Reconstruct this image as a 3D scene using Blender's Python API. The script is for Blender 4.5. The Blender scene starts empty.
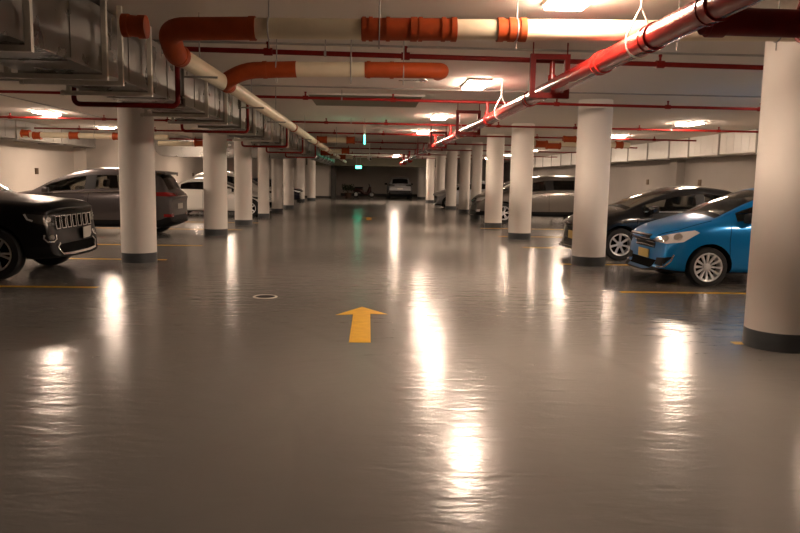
import bpy, bmesh, math, random
from mathutils import Vector, Matrix
from mathutils.bvhtree import BVHTree
from mathutils.geometry import delaunay_2d_cdt
random.seed(7)
C = bpy.context.scene.collection
PI = math.pi
CEIL = 2.95

# ------------------------------------------------------------------ materials
def mat(name, col, rough=0.5, metal=0.0, spec=0.5, emit=None, estr=0.0, coat=0.0, trans=0.0):
    m = bpy.data.materials.new(name); m.use_nodes = True
    b = m.node_tree.nodes['Principled BSDF']
    b.inputs['Base Color'].default_value = (*col, 1)
    b.inputs['Roughness'].default_value = rough
    b.inputs['Metallic'].default_value = metal
    b.inputs['Specular IOR Level'].default_value = spec
    b.inputs['Coat Weight'].default_value = coat
    b.inputs['Coat Roughness'].default_value = 0.04
    if emit:
        b.inputs['Emission Color'].default_value = (*emit, 1)
        b.inputs['Emission Strength'].default_value = estr
    return m

def vary(m, scale=4.0, amount=0.12, rough=0.0, bump=0.0, stretch=(1, 1, 1), detail=4.0):
    """multiply the base colour by a soft noise, wobble roughness, add bump"""
    nt = m.node_tree; n = nt.nodes; l = nt.links
    b = n['Principled BSDF']
    tc = n.new('ShaderNodeTexCoord'); mp = n.new('ShaderNodeMapping')
    mp.inputs['Scale'].default_value = stretch
    no = n.new('ShaderNodeTexNoise'); no.inputs['Scale'].default_value = scale; no.inputs['Detail'].default_value = detail
    l.new(tc.outputs['Object'], mp.inputs['Vector']); l.new(mp.outputs['Vector'], no.inputs['Vector'])
    r = n.new('ShaderNodeMapRange')
    r.inputs['From Min'].default_value = 0.3; r.inputs['From Max'].default_value = 0.7
    r.inputs['To Min'].default_value = 1 - amount; r.inputs['To Max'].default_value = 1 + amount
    l.new(no.outputs['Fac'], r.inputs['Value'])
    mx = n.new('ShaderNodeMix'); mx.data_type = 'RGBA'; mx.blend_type = 'MULTIPLY'; mx.inputs['Factor'].default_value = 1
    mx.inputs['A'].default_value = b.inputs['Base Color'].default_value
    l.new(r.outputs['Result'], mx.inputs['B']); l.new(mx.outputs['Result'], b.inputs['Base Color'])
    if rough:
        r2 = n.new('ShaderNodeMapRange')
        base = b.inputs['Roughness'].default_value
        r2.inputs['From Min'].default_value = 0.3; r2.inputs['From Max'].default_value = 0.7
        r2.inputs['To Min'].default_value = max(0.02, base - rough); r2.inputs['To Max'].default_value = base + rough
        l.new(no.outputs['Fac'], r2.inputs['Value']); l.new(r2.outputs['Result'], b.inputs['Roughness'])
    if bump:
        bp = n.new('ShaderNodeBump'); bp.inputs['Strength'].default_value = bump; bp.inputs['Distance'].default_value = 0.01
        l.new(no.outputs['Fac'], bp.inputs['Height']); l.new(bp.outputs['Normal'], b.inputs['Normal'])
    return m

def floor_mat():
    m = mat('epoxy_floor', (0.175, 0.163, 0.150), 0.2, spec=0.21)
    nt = m.node_tree; n = nt.nodes; l = nt.links; b = n['Principled BSDF']
    tc = n.new('ShaderNodeTexCoord')
    def noise(scale, detail, stretch=(1, 1, 1), dist=0.0):
        mp = n.new('ShaderNodeMapping'); mp.inputs['Scale'].default_value = stretch
        no = n.new('ShaderNodeTexNoise'); no.inputs['Scale'].default_value = scale
        no.inputs['Detail'].default_value = detail; no.inputs['Distortion'].default_value = dist
        l.new(tc.outputs['Object'], mp.inputs['Vector']); l.new(mp.outputs['Vector'], no.inputs['Vector'])
        return no.outputs['Fac']
    def rng(v, a, c, lo, hi):
        r = n.new('ShaderNodeMapRange'); r.inputs['From Min'].default_value = a; r.inputs['From Max'].default_value = c
        r.inputs['To Min'].default_value = lo; r.inputs['To Max'].default_value = hi
        l.new(v, r.inputs['Value']); return r.outputs['Result']
    def mth(op, a, c):
        k = n.new('ShaderNodeMath'); k.operation = op
        for i, v in enumerate((a, c)):
            if isinstance(v, (int, float)): k.inputs[i].default_value = v
            else: l.new(v, k.inputs[i])
        return k.outputs[0]
    broad = noise(0.3, 4, (1, 0.5, 1), 0.4)
    fine = noise(1.6, 5, (1, 0.5, 1), 0.6)
    # tyre scuffs: thin curved marks
    w = n.new('ShaderNodeTexWave'); w.wave_type = 'RINGS'; w.rings_direction = 'Z'
    w.inputs['Scale'].default_value = 0.33; w.inputs['Distortion'].default_value = 2.0; w.inputs['Detail'].default_value = 2; w.inputs['Detail Scale'].default_value = 0.5
    mp = n.new('ShaderNodeMapping'); mp.inputs['Location'].default_value = (6.5, -3, 0)
    l.new(tc.outputs['Object'], mp.inputs['Vector']); l.new(mp.outputs['Vector'], w.inputs['Vector'])
    scuff = rng(w.outputs['Fac'], 0.93, 1.0, 0.0, 1.0)
    f = mth('MULTIPLY', rng(broad, 0.3, 0.7, 0.92, 1.07), rng(fine, 0.3, 0.7, 0.96, 1.04))
    f = mth('SUBTRACT', f, mth('MULTIPLY', scuff, mth('MULTIPLY', rng(fine, 0.45, 0.62, 0, 1), 0.07)))
    mx = n.new('ShaderNodeMix'); mx.data_type = 'RGBA'; mx.blend_type = 'MULTIPLY'; mx.inputs['Factor'].default_value = 1
    mx.inputs['A'].default_value = b.inputs['Base Color'].default_value
    l.new(f, mx.inputs['B']); l.new(mx.outputs['Result'], b.inputs['Base Color'])
    l.new(rng(broad, 0.3, 0.7, 0.17, 0.23), b.inputs['Roughness'])
    # trowelled ripples: short along the lane, long across it
    h1 = noise(1.0, 2, (2.4, 6.5, 1), 0.6); h2 = noise(1.0, 2, (12, 30, 1), 0.3)
    h = mth('ADD', h1, mth('MULTIPLY', h2, 0.22))
    bp = n.new('ShaderNodeBump'); bp.inputs['Strength'].default_value = 0.55; bp.inputs['Distance'].default_value = 0.010
    l.new(h, bp.inputs['Height']); l.new(bp.outputs['Normal'], b.inputs['Normal'])
    return m

def glass_mat(name, tint, refl=1.0):
    """tinted pane: lets part of the light through, mirrors the rest by angle"""
    m = bpy.data.materials.new(name); m.use_nodes = True
    nt = m.node_tree; n = nt.nodes; l = nt.links
    n.remove(n['Principled BSDF'])
    out = n['Material Output']
    t = n.new('ShaderNodeBsdfTransparent'); t.inputs['Color'].default_value = (*tint, 1)
    g = n.new('ShaderNodeBsdfGlossy'); g.inputs['Roughness'].default_value = 0.03; g.inputs['Color'].default_value = (refl, refl, refl, 1)
    fr = n.new('ShaderNodeFresnel'); fr.inputs['IOR'].default_value = 1.5
    mx = n.new('ShaderNodeMixShader')
    l.new(fr.outputs[0], mx.inputs[0]); l.new(t.outputs[0], mx.inputs[1]); l.new(g.outputs[0], mx.inputs[2])
    l.new(mx.outputs[0], out.inputs['Surface'])
    return m

WARM = (1.0, 0.76, 0.58)
M = dict(
    floor=floor_mat(),
    ceil=vary(mat('ceiling_paint', (0.66, 0.615, 0.565), 0.9), 0.6, 0.03),
    wall=vary(mat('wall_paint', (0.66, 0.60, 0.54), 0.85), 0.5, 0.06),
    wallgrey=vary(mat('right_wall_grey', (0.30, 0.27, 0.245), 0.9), 0.7, 0.06),  # right wall gets a darker grey-beige than the other walls
    column=vary(mat('column_paint', (0.72, 0.67, 0.62), 0.7, spec=0.25), 1.2, 0.04, bump=0.05),
    band=vary(mat('grey_band_paint', (0.055, 0.06, 0.065), 0.35), 6, 0.15),
    skirt=mat('dark_skirting', (0.06, 0.055, 0.05), 0.6),
    yellow=vary(mat('yellow_paint', (0.62, 0.335, 0.008), 0.5, spec=0.2), 9, 0.10),
    lampface=mat('lamp_diffuser', (0.9, 0.9, 0.9), 0.5, emit=WARM, estr=125.0),
    white=mat('white_enamel', (0.75, 0.73, 0.70), 0.45),
    red=vary(mat('red_pipe_paint', (0.30, 0.011, 0.008), 0.22, spec=0.6), 5, 0.10),
    thinred=vary(mat('thin_pipe_red_paint', (0.22, 0.008, 0.006), 0.5, spec=0.25), 5, 0.12),
    darkred=vary(mat('dark_red_paint', (0.13, 0.005, 0.004), 0.5, spec=0.15), 6, 0.15),
    cream=vary(mat('cream_pvc', (0.66, 0.58, 0.42), 0.4), 3, 0.08),
    orange=vary(mat('orange_pvc', (0.34, 0.055, 0.010), 0.6, spec=0.25), 7, 0.15),
    galv=vary(mat('galvanized_steel', (0.36, 0.35, 0.33), 0.30, metal=1.0), 2.5, 0.10, rough=0.06, bump=0.03),
    strut=vary(mat('zinc_strut', (0.74, 0.70, 0.62), 0.38, metal=0.2), 8, 0.08),
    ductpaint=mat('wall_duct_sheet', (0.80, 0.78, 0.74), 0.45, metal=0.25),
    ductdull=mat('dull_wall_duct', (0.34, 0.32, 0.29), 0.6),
    conduit=mat('grey_conduit', (0.30, 0.29, 0.27), 0.5),
    hatch=mat('hatch_panel', (0.125, 0.115, 0.075), 0.7),
    black=mat('black_plastic', (0.009, 0.009, 0.010), 0.5, spec=0.15),
    well=mat('wheel_well_black', (0.005, 0.005, 0.005), 0.9, spec=0.05),
    rubber=mat('tyre_rubber', (0.014, 0.014, 0.015), 0.7),
    chrome=mat('chrome', (0.80, 0.80, 0.82), 0.12, metal=1.0),
    alloy=mat('alloy_rim', (0.80, 0.80, 0.82), 0.3, metal=0.5),
    alloydark=mat('grey_alloy_rim', (0.55, 0.54, 0.53), 0.32, metal=0.6),
    lens=mat('headlight_lens', (0.75, 0.75, 0.75), 0.12, metal=0.3, coat=1.0),
    lensdark=mat('dark_headlight_lens', (0.05, 0.05, 0.05), 0.08, metal=0.2, coat=1.0),
    tail=mat('tail_lamp_red', (0.22, 0.008, 0.010), 0.15, coat=0.6),
    plate=mat('plate_white', (0.55, 0.52, 0.47), 0.5),
    plateyellow=mat('plate_yellow', (0.55, 0.40, 0.12), 0.5),
    seat=mat('seat_fabric', (0.025, 0.023, 0.022), 0.85),
    lining=mat('cabin_lining', (0.05, 0.047, 0.043), 0.9),
    glass=glass_mat('tinted_glass', (0.55, 0.55, 0.52)),
    glassdark=glass_mat('dark_privacy_glass', (0.05, 0.05, 0.05)),
    sign=mat('green_sign_face', (0.05, 0.5, 0.3), 0.4, emit=(0.08, 1.0, 0.55), estr=6.0),
    plaque=mat('brown_plaque', (0.10, 0.06, 0.03), 0.6),
    leaf=mat('dark_leaf', (0.025, 0.04, 0.012), 0.7),
    pot=mat('clay_pot', (0.10, 0.05, 0.03), 0.8),
)
def paint(name, col, metal=0.35, rough=0.28):
    return mat(name, col, rough, metal=metal, coat=0.7, spec=0.3)

# ------------------------------------------------------------------ mesh helpers
def add_box(bm, c, s, rot=None, bevel=0.0):
    r = bmesh.ops.create_cube(bm, size=1.0)
    vs = r['verts']
    mtx = Matrix.Translation(Vector(c)) @ (rot.to_4x4() if rot else Matrix()) @ Matrix.Diagonal((s[0], s[1], s[2], 1))
    bmesh.ops.transform(bm, matrix=mtx, verts=vs)
    if bevel:
        es = list({e for v in vs for e in v.link_edges})
        bmesh.ops.bevel(bm, geom=es, offset=bevel, segments=2, affect='EDGES', profile=0.6)

def add_sweep(bm, pts, r, n=16, caps=True):
    """tube along a polyline; r is one radius or one per point"""
    pts = [Vector(p) for p in pts]
    rs = r if isinstance(r, (list, tuple)) else [r] * len(pts)
    up = None; rings = []
    for i, p in enumerate(pts):
        a = (p - pts[i - 1]) if i else None
        b = (pts[i + 1] - p) if i < len(pts) - 1 else None
        if a is not None and a.length < 1e-6: a = b
        if b is not None and b.length < 1e-6: b = a
        t = ((a.normalized() if a else b.normalized()) + (b.normalized() if b else a.normalized())).normalized()
        if up is None:
            up = Vector((0, 0, 1)) if abs(t.z) < 0.9 else Vector((1, 0, 0))
        u = (up - t * up.dot(t)).normalized(); up = u
        v = t.cross(u)
        k = 1.0
        if a and b:
            cs = max(0.5, math.sqrt(max(0.0, (1 + a.normalized().dot(b.normalized())) / 2))); k = 1 / cs
        rings.append([bm.verts.new(p + (u * math.cos(2 * PI * j / n) + v * math.sin(2 * PI * j / n)) * rs[i] * (k if False else 1)) for j in range(n)])
    for A, B in zip(rings, rings[1:]):
        for j in range(n):
            bm.faces.new((A[j], A[(j + 1) % n], B[(j + 1) % n], B[j]))
    if caps:
        bm.faces.new(list(reversed(rings[0]))); bm.faces.new(rings[-1])

def add_lathe(bm, prof, mtx=None, n=32, closed=False):
    """prof: list of (radius, height) spun about local z"""
    mtx = mtx or Matrix()
    rings = []
    for r, h in prof:
        if r < 1e-5:
            rings.append([bm.verts.new(mtx @ Vector((0, 0, h)))])
        else:
            rings.append([bm.verts.new(mtx @ Vector((r * math.cos(2 * PI * j / n), r * math.sin(2 * PI * j / n), h))) for j in range(n)])
    prs = list(zip(rings, rings[1:])) + ([(rings[-1], rings[0])] if closed else [])
    for A, B in prs:
        for j in range(n):
            k = (j + 1) % n
            if len(A) == 1 and len(B) == 1: continue
            if len(A) == 1: bm.faces.new((A[0], B[k], B[j]))
            elif len(B) == 1: bm.faces.new((A[j], A[k], B[0]))
            else: bm.faces.new((A[j], A[k], B[k], B[j]))

def add_prism(bm, poly, axis, d0, d1):
    """extrude a 2-D polygon: axis 'y' -> poly is (x,z); 'z' -> (x,y); 'x' -> (y,z)"""
    def P(a, b, d): return {'y': (a, d, b), 'z': (a, b, d), 'x': (d, a, b)}[axis]
    A = [bm.verts.new(P(a, b, d0)) for a, b in poly]; B = [bm.verts.new(P(a, b, d1)) for a, b in poly]
    n = len(poly)
    for i in range(n): bm.faces.new((A[i], A[(i + 1) % n], B[(i + 1) % n], B[i]))
    bm.faces.new(list(reversed(A))); bm.faces.new(B)

def obj(name, bm, mats, parent=None, smooth=38, world=True, recalc=True):
    """link a bmesh as ONE object; world=True: coordinates are world ones even under a moved parent"""
    if recalc: bmesh.ops.recalc_face_normals(bm, faces=bm.faces[:])
    if parent is not None and world:
        loc = Vector((0, 0, 0)); p = parent
        while p is not None: loc += p.location; p = p.parent
        bmesh.ops.translate(bm, vec=-loc, verts=bm.verts[:])
    me = bpy.data.meshes.new(name); bm.to_mesh(me); bm.free()
    for m in (mats if isinstance(mats, (list, tuple)) else [mats]): me.materials.append(m)
    if smooth:
        me.polygons.foreach_set('use_smooth', [True] * len(me.polygons)); me.set_sharp_from_angle(angle=math.radians(smooth))
    o = bpy.data.objects.new(name, me); C.objects.link(o)
    if parent is not None: o.parent = parent
    return o

def tag(o, label, cat, group=None, kind=None):
    o['label'] = label; o['category'] = cat
    if group: o['group'] = group
    if kind: o['kind'] = kind
    return o

def thing(name, label, cat, loc=(0, 0, 0), group=None, rotz=0.0, kind=None):
    o = bpy.data.objects.new(name, None); C.objects.link(o)
    o.location = loc; o.rotation_euler = (0, 0, rotz); o.empty_display_size = 0.2
    return tag(o, label, cat, group, kind)

def copy_tree(o, parent=None):
    c = o.copy(); C.objects.link(c); c.parent = parent
    for ch in list(o.children): copy_tree(ch, c)
    return c

def B(*boxes, bevel=0.0):
    bm = bmesh.new()
    for c, s in boxes: add_box(bm, c, s, bevel=bevel)
    return bm
def span(x0, x1, y0, y1, z0, z1):
    return (((x0 + x1) / 2, (y0 + y1) / 2, (z0 + z1) / 2), (x1 - x0, y1 - y0, z1 - z0))
def structure(name, bm, m):
    o = obj(name, bm, m, smooth=0); o['kind'] = 'structure'; return o

ORD = ['nearest', 'second nearest', 'third nearest', 'fourth nearest', 'fifth nearest', 'sixth nearest', 'seventh nearest', 'eighth nearest',
       'ninth nearest', 'tenth nearest', 'eleventh nearest', 'twelfth nearest', 'thirteenth nearest', 'fourteenth nearest']

# ------------------------------------------------------------------ room shell
XW, YB, YF = 10.8, 62.4, -9.0
structure('floor', B(span(-XW, XW, YF, YB, -0.2, 0)), M['floor'])
structure('ceiling', B(span(-XW, XW, YF, YB, CEIL, CEIL + 0.2)), M['ceil'])
structure('wall_left', B(span(-XW - 0.2, -XW, YF, YB, 0, CEIL), span(-XW, -10.35, 26.9, 27.6, 0, CEIL)), M['wall'])
structure('wall_right', B(span(XW, XW + 0.2, YF, YB, 0, CEIL), span(10.5, XW, 24.6, 25.2, 0, CEIL), span(10.5, XW, 37, 37.6, 0, CEIL)), M['wallgrey'])
structure('wall_back', B(span(-XW, XW, YB, YB + 0.2, 0, CEIL)), M['wall'])
structure('wall_front', B(span(-XW, XW, YF - 0.2, YF, 0, CEIL)), M['wall'])
structure('wall_stub', B(span(-XW, -2.95, 53.9, 54.3, 0, CEIL)), M['wall'])
structure('trim_1', B(span(-2.95, -2.6, 53.7, 54.3, 0, CEIL)), M['skirt'])
structure('trim_2', B(span(-4.6, 4.6, 51.6, 52.1, 2.38, CEIL)), M['hatch'])
structure('baseboard_back', B(span(-2.6, XW, YB - 0.03, YB, 0, 0.22)), M['skirt'])
structure('baseboard_stub', B(span(-XW, -2.95, 53.87, 53.9, 0, 0.15)), M['skirt'])

# ------------------------------------------------------------------ columns
def column(x, y, r, label):
    t = thing('concrete_column', label, 'column', (x, y, 0), 'round white columns along the driving lane', kind='thing')
    bm = bmesh.new(); add_lathe(bm, [(0, 0), (r, 0), (r, CEIL), (0, CEIL)], Matrix.Translation((x, y, 0)), 48)
    obj('shaft', bm, M['column'], t)
    bm = bmesh.new(); add_lathe(bm, [(r + 0.004, 0.001), (r + 0.004, 0.165), (r, 0.17)], Matrix.Translation((x, y, 0)), 48)
    obj('base_band', bm, M['band'], t)
cols = [
    (-4.00, 12.60, .292, 'round white column in front of the dark grey SUV, left of the lane'),
    (-3.92, 18.45, .29, 'round white column covering part of the white sedan, second in the left row'),
    (-3.92, 22.45, .265, 'round white column third in the left row, right of the white sedan'),
    (-3.90, 26.52, .205, 'slim white column fourth in the left row, beside the white car front wheel'),
    (-3.95, 30.75, .235, 'white column fifth in the left row, just behind the slim one'),
    (-3.92, 34.75, .25, 'white column sixth in the left row, before the dark sedan'),
    (-4.35, 45.1, .25, 'white column seventh in the left row, just past the dark sedan'),
    (-3.92, 48.0, .27, 'white column last in the left row, next to the dark end wall'),
    (3.855, 6.5, .305, 'large white column nearest the camera, covering the blue car rear'),
    (3.99, 12.95, .30, 'round white column covering the black sedan bonnet, second in the right row'),
    (3.88, 18.6, .29, 'white column third in the right row, in front of the grey SUV doors'),
    (3.92, 22.9, .275, 'white column fourth in the right row, before the grey SUV front wheel'),
    (4.28, 33.0, .24, 'white column just past the white SUV bonnet in the right row'),
    (4.12, 37.0, .27, 'white column beside the silver hatchback, on its near side'),
    (4.07, 27.85, .20, 'slim white column behind the grey SUV bonnet'),
    (4.05, 42.3, .28, 'white column just beyond the silver hatchback in the right row'),
    (3.87, 47.3, .27, 'white column next to last in the right row'),
    (3.93, 56.0, .33, 'white column last in the right row, right of the far parked SUV'),
]
for c in cols: column(*c)

# ------------------------------------------------------------------ lamps
def make_lamp():
    t = thing('ceiling_light', '', 'ceiling light', (0, 0, CEIL))
    bm = B(((0, 0, -0.015), (0.34, 0.92, 0.03)), bevel=0.004)
    obj('housing', bm, M['white'], t, world=False)
    bm = B(((0, 0, -0.044), (0.30, 0.86, 0.03)), bevel=0.004)
    obj('diffuser', bm, M['lampface'], t, world=False)
    return t
lamp0 = make_lamp(); used = False
def lamp(x, y, label, group):
    global used
    o = copy_tree(lamp0) if used else lamp0
    used = True
    o.location = (x, y, CEIL); tag(o, label, 'ceiling light', group)
mid = 'ceiling lights along the middle of the lane'
for k, y in enumerate([5.62, 10.96, 16.75, 21.93, 44.5, 47.5]):
    lamp(1.55, y, ORD[k] + ' lit ceiling light beside the long red pipe' if k else 'lit ceiling light cut by the top picture edge above the red pipe', mid)
rg = 'ceiling lights over the right parking bays'
for y, s in [(6.4, 'lit ceiling light outside the view above the near right bay'), (11.8, 'lit ceiling light above the blue car'), (17.1, 'lit ceiling light above the black sedan, before the right wall duct'),
             (22.25, 'lit ceiling light just right of the second right column'), (28.2, 'lit ceiling light over the grey SUV tail'), (33.95, 'lit ceiling light between the second and third right columns'),
             (40.0, 'lit ceiling light far down the right bays'), (46.5, 'added ceiling light right of the silver SUV, brightening the far end')]:  # the last lamp of this row is added to brighten the far end
    lamp(7.55, y, s, rg)
lg = 'ceiling lights over the left parking bays'
for y, s in [(11.9, 'lit ceiling light above the black SUV'), (17.82, 'lit ceiling light in the open at far left above the grey SUV'),
             (23.3, 'lit ceiling light left of the second left column'), (32.5, 'lit ceiling light over the white SUV'), (40.3, 'lit ceiling light far down the left bays')]:
    lamp(-8.25 if y == 23.3 else -7.75, y, s, lg)

# ------------------------------------------------------------------ floor markings
def marking(name, poly, label, cat, group, loc):
    bm = bmesh.new(); add_prism(bm, poly, 'z', 0.0005, 0.003)
    bmesh.ops.translate(bm, vec=(-loc[0], -loc[1], 0), verts=bm.verts[:])
    o = obj(name, bm, M['yellow'], None, smooth=0); o.location = (loc[0], loc[1], 0)
    return tag(o, label, cat, group)
def arrow(x, y, label):
    p = [(-.1, 0), (.1, 0), (.095, 1.42), (.285, 1.40), (0, 1.85), (-.285, 1.33), (-.095, 1.38)]
    marking('lane_arrow', [(x + a, y + b) for a, b in p], label, 'arrow', 'yellow lane arrows', (x, y))
arrow(-0.085, 6.5, 'yellow straight arrow painted on the lane in the middle foreground')
arrow(-0.06, 26.2, 'small far yellow arrow painted on the lane beyond the first arrow')
gR, gL = 'yellow bay lines on the right', 'yellow bay lines on the left'
for y, s in [(6.6, 'yellow bay line end poking out beside the nearest column'), (9.72, 'yellow bay line on the near side of the blue car'),
             (13.0, 'yellow bay line between the blue car and black sedan'), (16.2, 'yellow bay line on the far side of the black sedan'),
             (19.4, 'yellow bay line in the empty bay past the black sedan'), (22.6, 'yellow bay line just before the grey SUV')]:
    marking('bay_line', [(3.47, y - .05), (9.6, y - .05), (9.6, y + .05), (3.47, y + .05)], s, 'floor line', gR, (3.47, y))
for y, s in [(9.62, 'yellow bay line on the near side of the black SUV'), (12.9, 'yellow bay line just past the black SUV'),
             (15.6, 'yellow bay line before the dark grey SUV'), (20.4, 'yellow bay line past the dark grey SUV'), (23.6, 'yellow bay line before the white sedan')]:
    marking('bay_line', [(-9.6, y - .05), (-3.62, y - .05), (-3.62, y + .05), (-9.6, y + .05)], s, 'floor line', gL, (-3.62, y))
t = thing('floor_drain', 'round metal drain cover set in the lane left of the arrow', 'drain', (-1.31, 9.0, 0))
bm = bmesh.new(); add_lathe(bm, [(0.12, 0.001), (0.12, 0.006), (0.15, 0.006), (0.155, 0.001)], Matrix.Translation((-1.31, 9.0, 0)), 28); obj('rim', bm, M['strut'], t)
bm = bmesh.new(); add_lathe(bm, [(0, 0.004), (0.12, 0.004)], Matrix.Translation((-1.31, 9.0, 0)), 28); obj('cover', bm, M['black'], t)

# ------------------------------------------------------------------ galvanized duct over the left columns
def duct_tube(bm, y0, y1, x0, x1, z0, z1):
    add_box(bm, *span(x0, x1, y0, y1, z0, z1))
DX0, DX1, DZ0, DZ1 = -2.95, -2.27, 2.345, 2.88
t = thing('air_duct', 'long galvanized air duct running above the left edge of the lane', 'air duct', (-2.6, 4, DZ0))
joints = [2.6, 3.75, 4.98, 6.35, 7.62, 8.9, 10.1, 11.35, 12.7, 14.0, 15.4, 16.8, 18.2, 19.6, 21.0, 22.4, 23.8, 25.2, 26.95]
for a, b in zip(joints, joints[1:]):
    bm = bmesh.new(); duct_tube(bm, a + .005, b - .005, DX0, DX1, DZ0, DZ1)
    # diagonal stiffening folds on the side and belly: shallow pressed ridges
    ym = (a + b) / 2
    add_box(bm, (DX1 + .002, ym, (DZ0 + DZ1) / 2), (.012, .02, DZ1 - DZ0 - .04))
    add_box(bm, ((DX0 + DX1) / 2, ym, DZ0 - .002), (DX1 - DX0 - .04, .02, .012))
    obj('duct_section', bm, M['galv'], t, smooth=0)
for y in joints:
    bm = B(span(DX0 - .03, DX1 + .03, y - .018, y + .018, DZ0 - .03, DZ0), span(DX0 - .03, DX1 + .03, y - .018, y + .018, DZ1, DZ1 + .03),
           span(DX0 - .03, DX0, y - .018, y + .018, DZ0, DZ1), span(DX1, DX1 + .03, y - .018, y + .018, DZ0, DZ1))
    obj('flange', bm, M['galv'], t, smooth=0)
# the smaller far stretch of duct
t = thing('air_duct', 'far stretch of galvanized duct hanging above the last left columns', 'air duct', (-2.5, 27, 2.3))
for a, b in zip([27.6, 30, 32.4, 34.8, 37.2, 39.6], [30, 32.4, 34.8, 37.2, 39.6, 42]):
    bm = bmesh.new(); add_sweep(bm, [(-2.35, a, 2.48), (-2.35, b - .04, 2.48)], .26, 24); obj('duct_section', bm, M['galv'], t)
    bm = bmesh.new(); add_sweep(bm, [(-2.35, b - .05, 2.48), (-2.35, b, 2.48)], .285, 24); obj('flange', bm, M['galv'], t)
bm = B(span(-2.95, -2.08, 27.0, 27.6, 2.24, 2.76)); obj('duct_transition', bm, M['galv'], t, smooth=0)
# duct hangers
for k, y in enumerate([4.86, 6.2, 6.58, 7.42, 9.9, 11.2, 13.9, 16.3, 19.5, 24.0]):
    t = thing('duct_hanger', ORD[k] + ' strut channel hanger under the left air duct', 'duct hanger', (-2.6, y, 2.3), 'strut hangers under the left duct')
    bm = B(span(-3.04, -2.185, y - .02, y + .02, 2.27, 2.311)); obj('bottom_channel', bm, M['strut'], t, smooth=0)
    for x in (-2.205, -3.0):
        bm = B(span(x - .02, x + .02, y - .02, y + .02, 2.311, CEIL)); obj('drop_channel', bm, M['strut'], t, smooth=0)
    bm = bmesh.new(); add_sweep(bm, [(-3.075, y, 2.29), (-3.04, y, 2.29)], .03, 12); obj('end_cap', bm, M['strut'], t)
# cross duct with rounded end far left
poly = [(-3.0, 2.22), (-8.05, 2.22)] + [(-8.05 - .42 * math.sin(a), 2.64 - .42 * math.cos(a)) for a in [PI / 2 * i / 8 for i in range(9)]] + [(-8.47, 2.93), (-3.0, 2.93)]
t = thing('cross_duct', 'galvanized cross duct with a rounded end above the white cars', 'air duct', (-5.5, 29.2, 2.22))
bm = bmesh.new(); add_prism(bm, poly, 'y', 28.8, 29.5); obj('duct_body', bm, M['galv'], t, smooth=30)
for x in (-4.6, -6.0, -7.4):
    obj('flange', B(span(x - .02, x + .02, 28.77, 29.53, 2.19, 2.93)), M['galv'], t, smooth=0)
# wall ducts
def wall_duct(x0, x1, ys, z0, z1, label, face, m):
    t = thing('wall_duct', label, 'air duct', ((x0 + x1) / 2, ys[0], z0))
    for i, (a, b) in enumerate(zip(ys, ys[1:])):
        bm = B(span(x0, x1, a, b - .01, z0, z1))
        for q in range(1, 5):
            yq = a + (b - a) * q / 5
            add_box(bm, (face, yq, (z0 + z1) / 2), (.014, .03, z1 - z0 - .06))
        obj('duct_section', bm, m, t, smooth=0)
    for y in ys:
        obj('flange', B(span(min(x0, face - .03), max(x1, face + .03), y - .03, y + .03, z0 - .035, z1)), M['ductdull'], t, smooth=0)
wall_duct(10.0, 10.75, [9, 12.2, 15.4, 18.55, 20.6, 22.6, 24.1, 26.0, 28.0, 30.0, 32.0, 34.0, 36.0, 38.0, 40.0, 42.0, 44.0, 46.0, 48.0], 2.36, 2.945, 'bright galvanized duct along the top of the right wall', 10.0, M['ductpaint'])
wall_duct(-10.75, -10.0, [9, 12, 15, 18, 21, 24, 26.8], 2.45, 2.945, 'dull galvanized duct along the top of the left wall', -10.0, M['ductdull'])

# ------------------------------------------------------------------ sprinkler pipes
def arc(c, r, a0, a1, plane, n=8):
    out = []
    for i in range(n + 1):
        a = a0 + (a1 - a0) * i / n
        u, v = r * math.cos(a), r * math.sin(a)
        out.append({'xz': (c[0] + u, c[1], c[2] + v), 'xy': (c[0] + u, c[1] + v, c[2])}[plane])
    return out
def round_path(pts, r, n=5):
    """polyline with its corners replaced by short arcs"""
    pts = [Vector(p) for p in pts]; out = [pts[0]]
    for a, b, c in zip(pts, pts[1:], pts[2:]):
        d0 = (a - b).normalized(); d1 = (c - b).normalized()
        q = min(r, (a - b).length * .45, (c - b).length * .45)
        p0, p1 = b + d0 * q, b + d1 * q
        for i in range(n + 1):
            s = i / n; out.append(p0 * (1 - s) ** 2 + b * 2 * s * (1 - s) + p1 * s ** 2)
    out.append(pts[-1]); return out
MX, MZ, MR = 1.93, 2.50, 0.085
gp = 'thin red sprinkler pipes crossing the ceiling'
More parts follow.
